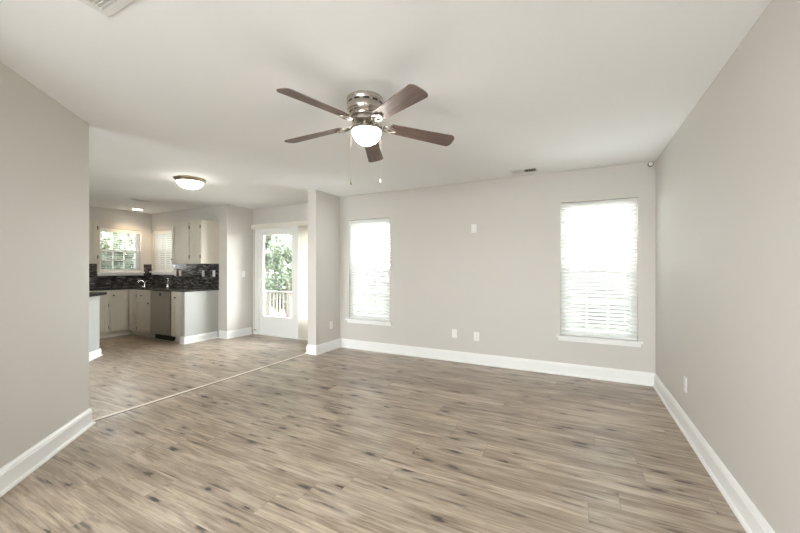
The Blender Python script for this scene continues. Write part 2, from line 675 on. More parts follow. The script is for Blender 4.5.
WIN_A = (-3.27, -2.52, 0.47, 2.045)
WIN_B = (-0.18, 0.597, 0.47, 2.060)
WIN_K = (3.30, 4.005, 1.205, 2.055)
WIN_S = (-8.03, -7.30, 1.215, 2.075)
SLIDER = (-5.56, -3.72, 0.0, 2.05)
ADDED_WIN_F = (-4.75, -3.75, 0.70, 2.10)  # made-up opening, lets fill light into dining area and kitchen
ADDED_WIN_R = (-1.65, 0.10, 0.62, 2.12)  # made-up opening, lets fill light in from behind the camera


def struct(o, label, cat='wall'):
    return tag(o, label, cat, 'structure')


def wall(name, label, axis, face, t, a0, a1, holes=()):
    """axis 'Y': wall in plane y=face..face+t running a0..a1 along x; axis 'X': plane x"""
    us = sorted({a0, a1, *[h[0] for h in holes], *[h[1] for h in holes]})
    zs = sorted({0.0, H, *[h[2] for h in holes], *[h[3] for h in holes]})
    mb = MB()
    lo, hi = min(face, face + t), max(face, face + t)
    for u0, u1 in zip(us, us[1:]):
        z_start = None
        for z0, z1 in zip(zs, zs[1:]):
            uc, zc = (u0 + u1) / 2, (z0 + z1) / 2
            solid = not any(h[0] < uc < h[1] and h[2] < zc < h[3] for h in holes)
            if solid:
                if axis == 'Y':
                    mb.box(u0, u1, lo, hi, z0, z1)
                else:
                    mb.box(lo, hi, u0, u1, z0, z1)
    bmesh.ops.remove_doubles(mb.bm, verts=mb.bm.verts, dist=1e-5)
    # drop the doubled inner faces
    seen = {}
    for f in list(mb.bm.faces):
        k = tuple(round(c, 4) for c in f.calc_center_median())
        seen.setdefault(k, []).append(f)
    kill = [f for fs in seen.values() if len(fs) > 1 for f in fs]
    bmesh.ops.delete(mb.bm, geom=kill, context='FACES')
    return struct(mb.build(name, M['wall']), label)


struct(MB().box(XK - 0.15, XR + 0.15, YREAR - 0.15, YD + 0.15, -0.12, 0.0).build('floor', M['floor']),
       'wood plank floor running through living room and kitchen', 'floor')
struct(MB().box(XK - 0.15, XR + 0.15, YREAR - 0.15, YD + 0.15, H, H + 0.16).build('ceiling', M['ceiling']),
       'flat white ceiling over the whole room', 'ceiling')
wall('wall_back', 'greige back wall with the two tall blind-covered windows', 'Y', YB, 0.15, XS, XR, [WIN_A, WIN_B])
wall('wall_right', 'plain greige wall along the right of the room', 'X', XR, 0.15, YREAR - 0.15, YB + 0.15)
wall('wall_stub', 'short projecting wall between window and patio door', 'X', XT, XS - XT, 4.02, YD + 0.15)
wall('wall_dining', 'wall around the patio door under the white ceiling', 'Y', YD, 0.15, XP, XT, [SLIDER])
wall('wall_partition', 'narrow wall with light switch left of patio door', 'X', XP, -0.14, YK, YD + 0.15)
wall('wall_kitchen_back', 'kitchen wall behind dishwasher and upper cabinet', 'Y', YK, 0.15, XK - 0.15, XP - 0.14, [WIN_S])
wall('wall_kitchen_left', 'kitchen wall with the wide uncovered window', 'X', XK, -0.15, -1.0, YK, [WIN_K])
wall('wall_rear', 'wall behind the viewer with an added wide window', 'Y', YREAR, -0.15, A2.x - 0.12, XR, [ADDED_WIN_R])
wall('wall_hall', 'wall running back from the angled wall', 'X', A2.x, -0.12, YREAR, A2.y - 0.02)
wall('wall_kitchen_front', 'kitchen wall hidden behind the angled wall', 'Y', -1.0, -0.15, XK - 0.15, A2.x - 0.12, [ADDED_WIN_F])
# angled wall
b = A1 - AN * 0.12
c = A2 - AN * 0.12
struct(MB().prism([(A1.x, A1.y), (A2.x, A2.y), (c.x, c.y), (b.x, b.y)], 0, H).build('wall_left', M['wall']),
       'greige angled wall along the left edge of the room')

# baseboards --------------------------------------------------------------
BBP = [(0.0, 0.0), (0.030, 0.0), (0.030, 0.010), (0.026, 0.019), (0.016, 0.022), (0.016, 0.108), (0.013, 0.116), (0.013, 0.122), (0.009, 0.130), (0.006, 0.138), (0.0, 0.140)]


def baseboard(name, label, path, flip=1, h=0.14):
    prof = [(o, z * h / 0.14) for o, z in BBP]
    return struct(MB().sweep(path, prof, flip).build(name, M['trim']), label, 'baseboard')


baseboard('baseboard_right', 'white baseboard along the right wall', [(XR, YREAR), (XR, YB - 0.03)])
baseboard('baseboard_back', 'white baseboard under the two tall windows', [(XR, YB), (XS + 0.03, YB)])
baseboard('baseboard_stub', 'white baseboard wrapping the short projecting wall', [(XS, YB), (XS, 4.02), (XT, 4.02), (XT, YD - 0.02)], 1)
baseboard('baseboard_left', 'white baseboard along the angled left wall',
          [(A2.x, A2.y), (A1.x, A1.y), (b.x, b.y)], -1)
baseboard('baseboard_dining', 'white baseboard on narrow wall beside the patio door', [(XP, YD - 0.04), (XP, YK), (-5.865, YK)], 1)
baseboard('baseboard_rear', 'white baseboard below the added window behind the viewer', [(A2.x + 0.03, YREAR), (XR - 0.03, YREAR)])

# threshold strip ---------------------------------------------------------
y0, y1 = 1.40, 4.005
tr = MB()
tr.prism([(-0.017, 0.0), (0.017, 0.0), (0.015, 0.005), (0.008, 0.009), (-0.008, 0.009), (-0.015, 0.005)], 0, y1 - y0,
         Matrix.Translation((XT, y0, 0)) @ Matrix(((1, 0, 0, 0), (0, 0, 1, 0), (0, 1, 0, 0), (0, 0, 0, 1))))
tro = struct(tr.build('trim_1', M['threshold']), 'pale metal threshold strip crossing the plank floor', 'trim')
MB().box(XT - 0.029, XT - 0.017, y0, y1, 0.0, 0.002).build('edge_gap', M['dark_edge'], tro)
MB().box(XT + 0.017, XT + 0.026, y0, y1, 0.0, 0.002).build('edge_gap', M['dark_edge'], tro)


# ------------------------------------------------------------------ windows
def make_window(name, label, loc, rotz, W, Ht, cols=3, rows=2, sill=True, sill_over=0.045, depth=0.15, screen=True, apron=True, casing=0.0):
    """local: x along wall (0..W), y outwards, z up from opening bottom"""
    r = bpy.data.objects.new(name, None)
    r.location = loc
    r.rotation_euler = (0, 0, rotz)
    COL.objects.link(r)
    tag(r, label, 'window', 'structure')
    f = 0.032
    y0, y1 = 0.092, depth
    MB().box(0, f, y0, y1, 0, Ht).box(W - f, W, y0, y1, 0, Ht).box(f, W - f, y0, y1, Ht - f, Ht).box(f, W - f, y0, y1, 0, f).build('window_frame', M['vinyl'], r)
    mid = Ht * 0.5
    s = 0.032

    def sash(nm, z0, z1, ya, yb):
        mb = MB()
        mb.box(f, f + s, ya, yb, z0, z1).box(W - f - s, W - f, ya, yb, z0, z1)
        mb.box(f + s, W - f - s, ya, yb, z0, z0 + s).box(f + s, W - f - s, ya, yb, z1 - s, z1)
        o = mb.build(nm, M['vinyl'], r)
        mu = MB()
        ym = (ya + yb) / 2
        ix0, ix1, iz0, iz1 = f + s, W - f - s, z0 + s, z1 - s
        for i in range(1, cols):
            x = ix0 + (ix1 - ix0) * i / cols
            mu.box(x - 0.009, x + 0.009, ym - 0.006, ym + 0.006, iz0, iz1)
        for i in range(1, rows):
            z = iz0 + (iz1 - iz0) * i / rows
            mu.box(ix0, ix1, ym - 0.0055, ym + 0.0055, z - 0.009, z + 0.009)
        mu.build('muntins', M['vinyl'], o)
        MB().box(ix0 - 0.004, ix1 + 0.004, ym - 0.002, ym + 0.002, iz0 - 0.004, iz1 + 0.004).build('pane', M['glass'], o)
        return o
    sash('lower_sash', f, mid + s / 2, 0.096, 0.120)
    sash('upper_sash', mid - s / 2, Ht - f, 0.121, 0.143)
    if screen:
        MB().box(f, W - f, 0.1445, 0.1460, f, mid).build('insect_screen', M['screen'], r)
    if sill:
        ov = sill_over
        mb = MB()
        mb.box(-ov, W + ov, -0.045, 0.0, -0.022, 0.002, bevel=0.005)
        mb.box(0.001, W - 0.001, -0.001, 0.093, -0.0, 0.002)
        if apron:
            mb.box(-ov + 0.02, W + ov - 0.02, -0.016, 0.0, -0.062, -0.022, bevel=0.004)
        mb.build('window_sill', M['trim'], r)
    return r


make_window('window_1', 'tall left window of the back wall behind white blinds', (WIN_A[0], YB, WIN_A[2]), 0, WIN_A[1] - WIN_A[0], WIN_A[3] - WIN_A[2])
make_window('window_2', 'tall right window of the back wall behind white blinds', (WIN_B[0], YB, WIN_B[2]), 0, WIN_B[1] - WIN_B[0], WIN_B[3] - WIN_B[2])
make_window('window_3', 'kitchen window with trees showing on the left kitchen wall', (XK, WIN_K[0], WIN_K[2]), PI / 2, WIN_K[1] - WIN_K[0], WIN_K[3] - WIN_K[2])
make_window('window_4', 'kitchen window half hidden by upper cabinet', (WIN_S[0], YK, WIN_S[2]), 0, WIN_S[1] - WIN_S[0], WIN_S[3] - WIN_S[2], sill_over=0.04)
make_window('added_window_rear', 'made-up wide window behind the viewer, added for fill light', (ADDED_WIN_R[1], YREAR, ADDED_WIN_R[2]), PI, ADDED_WIN_R[1] - ADDED_WIN_R[0], ADDED_WIN_R[3] - ADDED_WIN_R[2], cols=4, rows=2, screen=False)  # unseen window added to brighten the room from behind
make_window('added_window_front', 'made-up window at the hidden front of the kitchen, added for fill light', (ADDED_WIN_F[1], -1.0, ADDED_WIN_F[2]), PI, ADDED_WIN_F[1] - ADDED_WIN_F[0], ADDED_WIN_F[3] - ADDED_WIN_F[2], cols=4, rows=2, screen=False)  # unseen window added to brighten the dining area and kitchen


def make_blind(label, loc, rotz, W, Ht, tilt, pitch=0.0435, slat_w=0.05, gap=0.004, wand_x=0.10, group='window blinds'):
    """local: x along wall, y outwards, z from the sill"""
    r = thing('window_blind', label, 'blind', loc, rotz, group)
    g = gap
    top = Ht - 0.003
    MB().box(g, W - g, 0.012, 0.062, top - 0.042, top, bevel=0.003).build('headrail', M['vinyl'], r)
    MB().box(g - 0.002, W - g + 0.002, 0.004, 0.011, top - 0.066, top - 0.002, bevel=0.002).build('valance', M['slat'], r)
    zb = 0.008
    MB().box(g, W - g, 0.014, 0.060, zb, zb + 0.018, bevel=0.003).build('bottom_rail', M['vinyl'], r)
    sl = MB()
    n = int((top - 0.075 - zb - 0.03) / pitch)
    for i in range(n + 1):
        z = zb + 0.042 + i * pitch
        R = Matrix.Translation((0, 0.037, z)) @ Matrix.Rotation(-tilt, 4, 'X')
        sl.box(g, W - g, -slat_w / 2, slat_w / 2, -0.0013, 0.0013, R)
    sl.build('slats', M['slat'], r)
    for x in (W * 0.16, W * 0.84):
        MB().box(x - 0.001, x + 0.001, 0.0110, 0.0125, zb + 0.01, top - 0.05).build('ladder_cord', M['vinyl'], r)
        MB().box(x - 0.001, x + 0.001, 0.0615, 0.0630, zb + 0.01, top - 0.05).build('ladder_cord', M['vinyl'], r)
    MB().tube([(wand_x, -0.004, top - 0.06), (wand_x, -0.006, top - 0.06 - Ht * 0.5)], 0.004, 8).build('tilt_wand', M['vinyl'], r)
    return r


TILT = math.radians(45)
make_blind('white slatted blind lowered over tall window beside the short projecting wall', (WIN_A[0], YB, WIN_A[2] + 0.002), 0, WIN_A[1] - WIN_A[0], WIN_A[3] - WIN_A[2] - 0.002, TILT)
make_blind('white slatted blind lowered over tall window near the right wall', (WIN_B[0], YB, WIN_B[2] + 0.002), 0, WIN_B[1] - WIN_B[0], WIN_B[3] - WIN_B[2] - 0.002, TILT)
make_blind('white blind with open slats showing trees in left kitchen window', (XK, WIN_K[0], WIN_K[2] + 0.002), PI / 2, WIN_K[1] - WIN_K[0], WIN_K[3] - WIN_K[2] - 0.002, math.radians(3))
make_blind('white slatted blind in kitchen window partly behind the upper cabinet', (WIN_S[0], YK, WIN_S[2] + 0.002), 0, WIN_S[1] - WIN_S[0], WIN_S[3] - WIN_S[2] - 0.002, math.radians(42))

# ------------------------------------------------------------------ patio door
dr = bpy.data.objects.new('door_1', None)
dr.location = (SLIDER[0], YD, 0)
COL.objects.link(dr)
tag(dr, 'white sliding patio door with one wide glass panel open to the trees', 'door', 'structure')
DW, DH = SLIDER[1] - SLIDER[0], SLIDER[3]
f = 0.06
MB().box(0, f, 0.0, 0.15, 0, DH).box(DW - f, DW, 0.0, 0.15, 0, DH).box(f, DW - f, 0.0, 0.15, DH - f, DH).box(f, DW - f, 0.0, 0.15, 0, 0.035).build('door_frame', M['vinyl'], dr)
MB().box(-0.06, 0.004, -0.014, 0.0, 0, DH + 0.06).box(0.004, DW + 0.06, -0.014, 0.0, DH - 0.004, DH + 0.06).box(DW - 0.004, DW + 0.06, -0.014, 0.0, 0, DH - 0.004).build('casing', M['trim'], dr)


def door_panel(x0, x1, ya, yb, st_l, st_r, top, bot, handle):
    mb = MB()
    z0, z1 = 0.036, DH - f
    mb.box(x0, x0 + st_l, ya, yb, z0, z1).box(x1 - st_r, x1, ya, yb, z0, z1)
    mb.box(x0 + st_l, x1 - st_r, ya, yb, z0, z0 + bot).box(x0 + st_l, x1 - st_r, ya, yb, z1 - top, z1)
    p = mb.build('door_panel', M['vinyl'], dr)
    ym = (ya + yb) / 2
    MB().box(x0 + st_l - 0.005, x1 - st_r + 0.005, ym - 0.003, ym + 0.003, z0 + bot - 0.005, z1 - top + 0.005).build('pane', M['glass'], p)
    if handle:
        hb = MB().box(x0 + 0.045, x0 + 0.080, ya - 0.010, ya, 0.86, 1.12, bevel=0.004)
        hb.tube([(x0 + 0.062, ya - 0.008, 0.90), (x0 + 0.062, ya - 0.045, 0.92), (x0 + 0.062, ya - 0.05, 0.99), (x0 + 0.062, ya - 0.045, 1.06), (x0 + 0.062, ya - 0.008, 1.08)], 0.009, 10)
        hb.build('door_handle', M['vinyl'], p, smooth=True)
    return p


door_panel(0.062, 1.13, 0.02, 0.06, 0.100, 0.230, 0.075, 0.33, True)
door_panel(1.00, DW - 0.062, 0.08, 0.12, 0.150, 0.15, 0.10, 0.33, False)

# vertical blind pushed to the right with its valance
vb = thing('vertical_blind', 'ivory vertical blind drawn aside right of the patio door, valance above', 'blind', (-5.58, YD, 0))
MB().box(0.0, 1.90, -0.112, -0.100, 2.025, 2.112, bevel=0.003).box(0.0, 0.012, -0.100, -0.016, 2.025, 2.112).box(0.012, 1.90, -0.100, -0.016, 2.100, 2.112).build('valance', M['vane'], vb)
MB().box(0.02, 1.88, -0.085, -0.045, 2.065, 2.099).build('headrail', M['vinyl'], vb)
for k in range(9):
    x = 1.205 + k * 0.044
    R = Matrix.Translation((x, -0.062, 0)) @ Matrix.Rotation(math.radians(58 if k % 2 else 66), 4, 'Z')
    v = MB()
    pts = [(-0.044 + 0.088 * i / 6, 0.006 * (1 - ((i - 3) / 3) ** 2)) for i in range(7)]
    v.prism(pts + [(p[0], p[1] - 0.0016) for p in reversed(pts)], 0.035, 2.064, R)
    v.build('vane', M['vane'], vb, smooth=True)
MB().tube([(0.035, -0.055, 2.07), (0.035, -0.055, 0.10)], 0.004, 8).box(0.005, 0.065, -0.075, -0.035, 0.085, 0.10).build('brown_rod', M['bronze'], vb)  # thin brown upright with a small foot beside the door casing


# ------------------------------------------------------------------ plates, vents, sensor
def plate_mesh(root, kind, material=None):
    material = material or M['plate']
    MB().box(-0.036, 0.036, -0.006, 0.0, -0.058, 0.058, bevel=0.003).build('plate', material, root)
    if kind == 'outlet':
        for z in (-0.021, 0.021):
            f = MB().box(-0.017, 0.017, -0.0085, -0.0055, z - 0.014, z + 0.014, bevel=0.001).build('receptacle', material, root)
            for x in (-0.007, 0.007):
                MB().box(x - 0.0014, x + 0.0014, -0.0092, -0.0084, z - 0.002, z + 0.008).build('slot', M['slot'], f)
            MB().box(-0.0025, 0.0025, -0.0092, -0.0084, z - 0.010, z - 0.006).build('slot', M['slot'], f)
    elif kind == 'switch':
        MB().box(-0.016, 0.016, -0.0085, -0.0055, -0.033, 0.033, bevel=0.001).build('rocker', material, root)
    elif kind == 'cable':
        MB().lathe([(0.007, 0.0), (0.007, 0.008), (0.004, 0.009), (0, 0.009)], 14, Matrix.Translation((0, -0.0055, 0)) @ Matrix.Rotation(PI / 2, 4, 'X')).build('jack', M['plate'], root)
    for z in (-0.047, 0.047):
        MB().box(-0.003, 0.003, -0.0068, -0.0058, z - 0.003, z + 0.003, bevel=0.0005).build('screw', M['ivory'], root)


def plate(name, label, cat, loc, rotz, kind, material=None, group=None):
    r = thing(name, label, cat, loc, rotz, group)
    plate_mesh(r, kind, material)
    return r


plate('wall_plate', 'white cable plate high on the back wall between the windows', 'wall plate', (-1.235, YB, 1.81), 0, 'cable')
plate('wall_plate', 'white cable plate low on the back wall, left of the outlet', 'wall plate', (-1.507, YB, 0.379), 0, 'cable')
plate('wall_outlet', 'white outlet low on the back wall beside a cable plate', 'outlet', (-1.201, YB, 0.365), 0, 'outlet')
plate('wall_outlet', 'white outlet low on the right wall above the baseboard', 'outlet', (XR, 3.425, 0.368), -PI / 2, 'outlet')
plate('wall_outlet', 'white outlet low on the short projecting wall', 'outlet', (XS, 4.369, 0.389), PI / 2, 'outlet')
plate('light_switch', 'white rocker switch on narrow wall left of patio door', 'light switch', (XP, 4.545, 1.172), PI / 2, 'switch')

sn = thing('corner_sensor', 'small round white sensor high in the corner by the right wall', 'sensor', (XR - 0.045, YB, 2.405))
MB().lathe([(0.027, 0.0), (0.027, 0.010), (0.022, 0.016), (0, 0.016)], 24, Matrix.Rotation(PI / 2, 4, 'X')).build('base', M['slot'], sn, smooth=True)
MB().lathe([(0.020, 0.014), (0.020, 0.022), (0.014, 0.033), (0.006, 0.038), (0, 0.039)], 24, Matrix.Rotation(PI / 2, 4, 'X')).build('lens', M['plate'], sn, smooth=True)


def ceiling_vent(label, cx, cy, wx, wy, slat_along_x, n, dark_half=False, closed=False, border=0.018, slant=40):
    r = thing('ceiling_vent', label, 'vent', (cx, cy, H), 0)
    b_ = border
    MB().box(-wx / 2, wx / 2, -wy / 2, -wy / 2 + b_, -0.008, 0, bevel=0.002).box(-wx / 2, wx / 2, wy / 2 - b_, wy / 2, -0.008, 0, bevel=0.002) \
        .box(-wx / 2, -wx / 2 + b_, -wy / 2 + b_, wy / 2 - b_, -0.008, 0, bevel=0.002).box(wx / 2 - b_, wx / 2, -wy / 2 + b_, wy / 2 - b_, -0.008, 0, bevel=0.002).build('frame', M['vent'], r)
    MB().box(-wx / 2 + b_, wx / 2 - b_, -wy / 2 + b_, wy / 2 - b_, -0.0015, -0.0005).build('backing', M['duct'] if not closed else M['vent'], r)
    s = MB()
    if slat_along_x:
        for i in range(n):
            y = -wy / 2 + b_ + (wy - 2 * b_) * (i + 0.5) / n
            R = Matrix.Translation((0, y, -0.007)) @ Matrix.Rotation(math.radians(slant), 4, 'X')
            s.box(-wx / 2 + b_, wx / 2 - b_, -0.009, 0.009, -0.0008, 0.0008, R)
    else:
        for i in range(n):
            x = -wx / 2 + b_ + (wx - 2 * b_) * (i + 0.5) / n
            a = slant
            if dark_half:
                a = 12 if x < 0 else 78
                if x > 0 and i % 2:
                    continue
            R = Matrix.Translation((x, 0, -0.007)) @ Matrix.Rotation(math.radians(a), 4, 'Y')
            s.box(-0.007, 0.007, -wy / 2 + b_, wy / 2 - b_, -0.0008, 0.0008, R)
    s.build('louvres', M['vent'], r)
    if dark_half:
        MB().box(-0.006, 0.006, -wy / 2 + b_, wy / 2 - b_, -0.010, -0.002).build('divider', M['vent'], r)
    return r


ceiling_vent('white ceiling vent with a half-dark grille above the back wall', -0.567, 4.365, 0.30, 0.17, False, 18, dark_half=True)
ceiling_vent('large square white ceiling grille cut by the top of the photo', -1.730, 0.624, 0.40, 0.40, True, 22, closed=True, border=0.035, slant=30)
ceiling_vent('small ceiling vent over the kitchen near recessed light', -6.63, 3.28, 0.13, 0.28, False, 4, slant=70)

# ------------------------------------------------------------------ ceiling fan
FX, FY = -1.305, 2.03
fan = thing('ceiling_fan', 'brushed nickel ceiling fan with five dark wood blades and lit globe', 'ceiling fan', (FX, FY, H))
MB().lathe([(0, 0), (0.119, 0), (0.125, -0.006), (0.125, -0.030), (0.121, -0.036), (0.121, -0.052), (0.125, -0.058), (0.125, -0.082),
            (0.119, -0.098), (0.104, -0.116), (0.098, -0.124), (0.098, -0.132), (0, -0.132)], 56).build('motor_housing', M['nickel'], fan, smooth=True)
vs = MB()
for k in range(12):
    a0 = 2 * PI * k / 12
    for j in range(4):
        a = a0 + j * 0.075
        R = Matrix.Rotation(a, 4, 'Z')
        vs.box(0.1195, 0.1222, -0.0058, 0.0058, -0.050, -0.039, R)
vs.build('vent_slots', M['black'], fan)
MB().lathe([(0.082, -0.132), (0.090, -0.138), (0.090, -0.165), (0.074, -0.170), (0.045, -0.174), (0.036, -0.178), (0.036, -0.190), (0, -0.190)], 48).build('flywheel', M['nickel'], fan, smooth=True)
BZ = -0.170
DROOP = [math.radians(v) for v in (5.5, 5.0, 3.8, 2.0, 3.8)]
PITCH = math.radians(13)


def blade_outline():
    # x along radius
    pts = []
    r0, r1 = 0.175, 0.665
    w0, w1 = 0.050, 0.066
    pts.append((r0 + 0.012, -w0))
    n = 6
    c = 0.045
    for i in range(n + 1):
        a = -PI / 2 + (PI / 2) * i / n
        pts.append((r1 - c + c * math.cos(a) * 0.75, -w1 + c + c * math.sin(a)))
    for i in range(n + 1):
        a = (PI / 2) * i / n
        pts.append((r1 - c + c * math.cos(a) * 0.75, w1 - c + c * math.sin(a)))
    pts += [(r0 + 0.012, w0), (r0, w0 - 0.014), (r0, -w0 + 0.014)]
    return pts


def iron_mesh():
    mb = MB()
    Rp = Matrix.Rotation(-PITCH, 4, 'X')
    # open leaf-shaped loop under the blade root and a curved arm to the hub
    n = 22
    loop = []
    for i in range(n + 1):
        a = 2 * PI * i / n
        x = 0.176 + 0.046 * math.cos(a)
        y = 0.031 * math.sin(a) * (1.0 - 0.25 * math.cos(a))
        loop.append(Rp @ Vector((x, y, -0.010)))
    mb.tube(loop, 0.0062, 8)
    mb.tube([Rp @ Vector((0.128, 0, -0.010)), Rp @ Vector((0.175, 0, -0.010)), Rp @ Vector((0.220, 0, -0.010))], [0.008, 0.006, 0.006], 8)
    mb.tube([(0.076, 0, 0.016), (0.100, 0.0, 0.012), (0.112, 0.0, 0.002), (0.122, 0, -0.009), (0.135, 0, -0.010)], [0.014, 0.013, 0.011, 0.010, 0.009], 10)
    for x, y in ((0.195, 0.016), (0.195, -0.016), (0.214, 0.0)):
        mb.lathe([(0.0, -0.016), (0.008, -0.014), (0.009, -0.009), (0.0, -0.009)], 10, Rp @ Matrix.Translation((x, y, 0)))
    return mb


for k in range(5):
    a = math.radians(42 + 72 * k)
    R = Matrix.Rotation(a, 4, 'Z')
    bl = MB().prism(blade_outline(), -0.0035, 0.0035, Matrix.Rotation(-PITCH, 4, 'X')).build('blade', M['blade'], fan)
    bl.location = (0, 0, BZ)
    bl.rotation_euler = (0, DROOP[k], a)
    bv = bl.modifiers.new('edge', 'BEVEL')
    bv.width = 0.0015
    bv.segments = 2
    ir = iron_mesh().build('blade_iron', M['nickel'], fan, smooth=True)
    ir.location = (0, 0, BZ)
    ir.rotation_euler = (0, DROOP[k], a)

MB().lathe([(0.034, -0.185), (0.040, -0.192), (0.060, -0.200), (0.092, -0.211), (0.106, -0.220), (0.106, -0.228), (0.098, -0.228), (0.098, -0.222), (0.0, -0.212)], 48).build('light_fitter', M['nickel'], fan, smooth=True, loc=(0.010, 0.005, 0))
MB().lathe([(0.097, -0.222), (0.099, -0.232), (0.096, -0.250), (0.084, -0.274), (0.064, -0.297), (0.036, -0.314), (0.012, -0.321), (0, -0.322)], 48).build('glass_globe', M['lampglass'], fan, smooth=True, loc=(0.010, 0.005, 0))
cr, fw = Vector((math.cos(math.radians(27)), math.sin(math.radians(27)))), Vector((-math.sin(math.radians(27)), math.cos(math.radians(27))))
for (sx, zz, mt) in ((-0.100, -0.585, 'bronze'), (0.104, -0.572, 'plate')):
    p = cr * sx + fw * 0.02
    pc = MB().tube([(p.x * 0.72, p.y * 0.72, -0.212), (p.x, p.y, -0.240), (p.x, p.y, zz + 0.02)], 0.0006, 6).build('pull_chain', M['bronze'], fan)
    MB().lathe([(0, 0.026), (0.003, 0.024), (0.0045, 0.012), (0.007, 0.006), (0.0055, 0.0), (0, -0.002)], 14, Matrix.Translation((p.x, p.y, zz))).build('pull_knob', M[mt], pc, smooth=True)

# ------------------------------------------------------------------ other ceiling lights
fl = thing('ceiling_light', 'round flush ceiling light with white glass bowl and bronze rim', 'ceiling light', (-4.498, 2.799, H))
MB().lathe([(0, 0), (0.178, 0), (0.183, -0.006), (0.181, -0.016), (0.170, -0.026), (0.160, -0.040), (0.152, -0.044), (0.150, -0.036), (0, -0.030)], 56).build('rim', M['bronze'], fl, smooth=True)
MB().lathe([(0.151, -0.038), (0.148, -0.058), (0.130, -0.086), (0.098, -0.108), (0.055, -0.122), (0, -0.127)], 56).build('glass_bowl', M['kitchenlamp'], fl, smooth=True)
MB().lathe([(0, -0.124), (0.012, -0.126), (0.013, -0.131), (0.007, -0.136), (0.009, -0.142), (0.005, -0.150), (0, -0.152)], 20).build('finial', M['bronze'], fl, smooth=True)

rc = thing('recessed_light', 'lit recessed ceiling light above the kitchen sink corner', 'ceiling light', (-7.72, 3.76, H))
MB().lathe([(0.078, 0), (0.105, 0), (0.107, -0.004), (0.102, -0.009), (0.084, -0.006), (0.078, 0)], 40).build('trim_ring', M['plate'], rc, smooth=True)
MB().lathe([(0.082, -0.001), (0.080, -0.005), (0.0, -0.006)], 40).build('lens', M['recessed'], rc, smooth=True)
sp = bpy.data.lights.new('recessed_bulb', 'SPOT')
sp.energy = 28
sp.color = (1.0, 0.72, 0.46)
sp.spot_size = math.radians(130)
sp.spot_blend = 0.7
sp.shadow_soft_size = 0.07
spo = bpy.data.objects.new('recessed_bulb', sp)
spo.location = (0, 0, -0.02)
spo.parent = rc
COL.objects.link(spo)


# ------------------------------------------------------------------ kitchen
def shaker_door(mb, x0, x1, z0, z1, y, fr=0.055):
    """raised frame + panel with beaded lines, front towards -y, back at y"""
    t = 0.019
    fr = min(fr, (x1 - x0) * 0.28)
    mb.box(x0, x0 + fr, y - t, y, z0, z1, bevel=0.002).box(x1 - fr, x1, y - t, y, z0, z1, bevel=0.002)
    mb.box(x0 + fr, x1 - fr, y - t, y, z0, z0 + fr, bevel=0.002).box(x0 + fr, x1 - fr, y - t, y, z1 - fr, z1, bevel=0.002)
    mb.box(x0 + fr, x1 - fr, y - t + 0.012, y, z0 + fr, z1 - fr)
    return mb


def slab_front(mb, x0, x1, z0, z1, y):
    return mb.box(x0, x1, y - 0.019, y, z0, z1, bevel=0.003)


def add_knob(parent, x, y, z):
    MB().lathe([(0.006, 0.0), (0.006, 0.012), (0.014, 0.018), (0.015, 0.024), (0.010, 0.029), (0, 0.030)], 18,
               Matrix.Translation((x, y, z)) @ Matrix.Rotation(PI / 2, 4, 'X')).build('knob', M['knob'], parent, smooth=True)


def add_hinge(parent, x, y, z):
    MB().box(x - 0.009, x + 0.009, y - 0.006, y, z - 0.028, z + 0.028, bevel=0.002).tube([(x, y - 0.006, z - 0.03), (x, y - 0.006, z + 0.03)], 0.006, 8).build('hinge', M['hinge'], parent)


def base_cabinet(label, loc, rotz, W, D, fronts, Ht=0.88, toe=0.095, tl=0.0, trr=0.0):
    """local: x 0..W, front at y=0, body towards +y. fronts: list of dicts"""
    r = thing('base_cabinet', label, 'cabinet', loc, rotz, 'base cabinets')
    MB().box(0.0, W, 0.0, D, toe, Ht - 0.001).build('carcass', M['cabinet'], r)
    MB().box(-tl, W + trr, 0.07, D, 0.0, toe).box(-tl, W + trr, 0.058, 0.07, 0.0, 0.018, bevel=0.003).build('toe_kick', M['cabinet'], r)
    for q in fronts:
        mb = MB()
        if q['kind'] == 'drawer':
            slab_front(mb, q['x0'], q['x1'], q['z0'], q['z1'], 0.0)
            o = mb.build('drawer', M['cabinet'], r)
        else:
            shaker_door(mb, q['x0'], q['x1'], q['z0'], q['z1'], 0.0)
            o = mb.build('door', M['cabinet'], r)
        for kx, kz in q.get('knobs', ()):
            add_knob(o, kx, -0.019, kz)
        for hx, hz in q.get('hinges', ()):
            add_hinge(o, hx, -0.003, hz)
    return r


FY_ = 3.60   # front plane of back run
FXL = -7.66  # front plane of left run (faces +X)
# back run: narrow door, drawer cabinet, dishwasher, end cabinet
base_cabinet('narrow cream cabinet in the kitchen corner, dark hinges at its right', (FXL, FY_, 0), 0, 0.262, YK - FY_ - 0.012,
             [dict(kind='door', x0=0.015, x1=0.250, z0=0.115, z1=0.85, hinges=((0.256, 0.765), (0.256, 0.15)))], tl=0.07)
base_cabinet('cream drawer cabinet directly left of the dishwasher', (FXL + 0.263, FY_, 0), 0, 0.474, YK - FY_ - 0.012,
             [dict(kind='drawer', x0=0.012, x1=0.462, z0=0.70, z1=0.85, knobs=((0.20, 0.775),)),
              dict(kind='door', x0=0.012, x1=0.462, z0=0.115, z1=0.68, knobs=((0.43, 0.64),))])
base_cabinet('narrow cream cabinet between dishwasher and white end panel', (-6.318, FY_, 0), 0, 0.312, YK - FY_ - 0.012,
             [dict(kind='drawer', x0=0.055, x1=0.300, z0=0.70, z1=0.85, knobs=((0.17, 0.775),)),
              dict(kind='door', x0=0.055, x1=0.300, z0=0.115, z1=0.68, hinges=((0.304, 0.60), (0.304, 0.18)))])
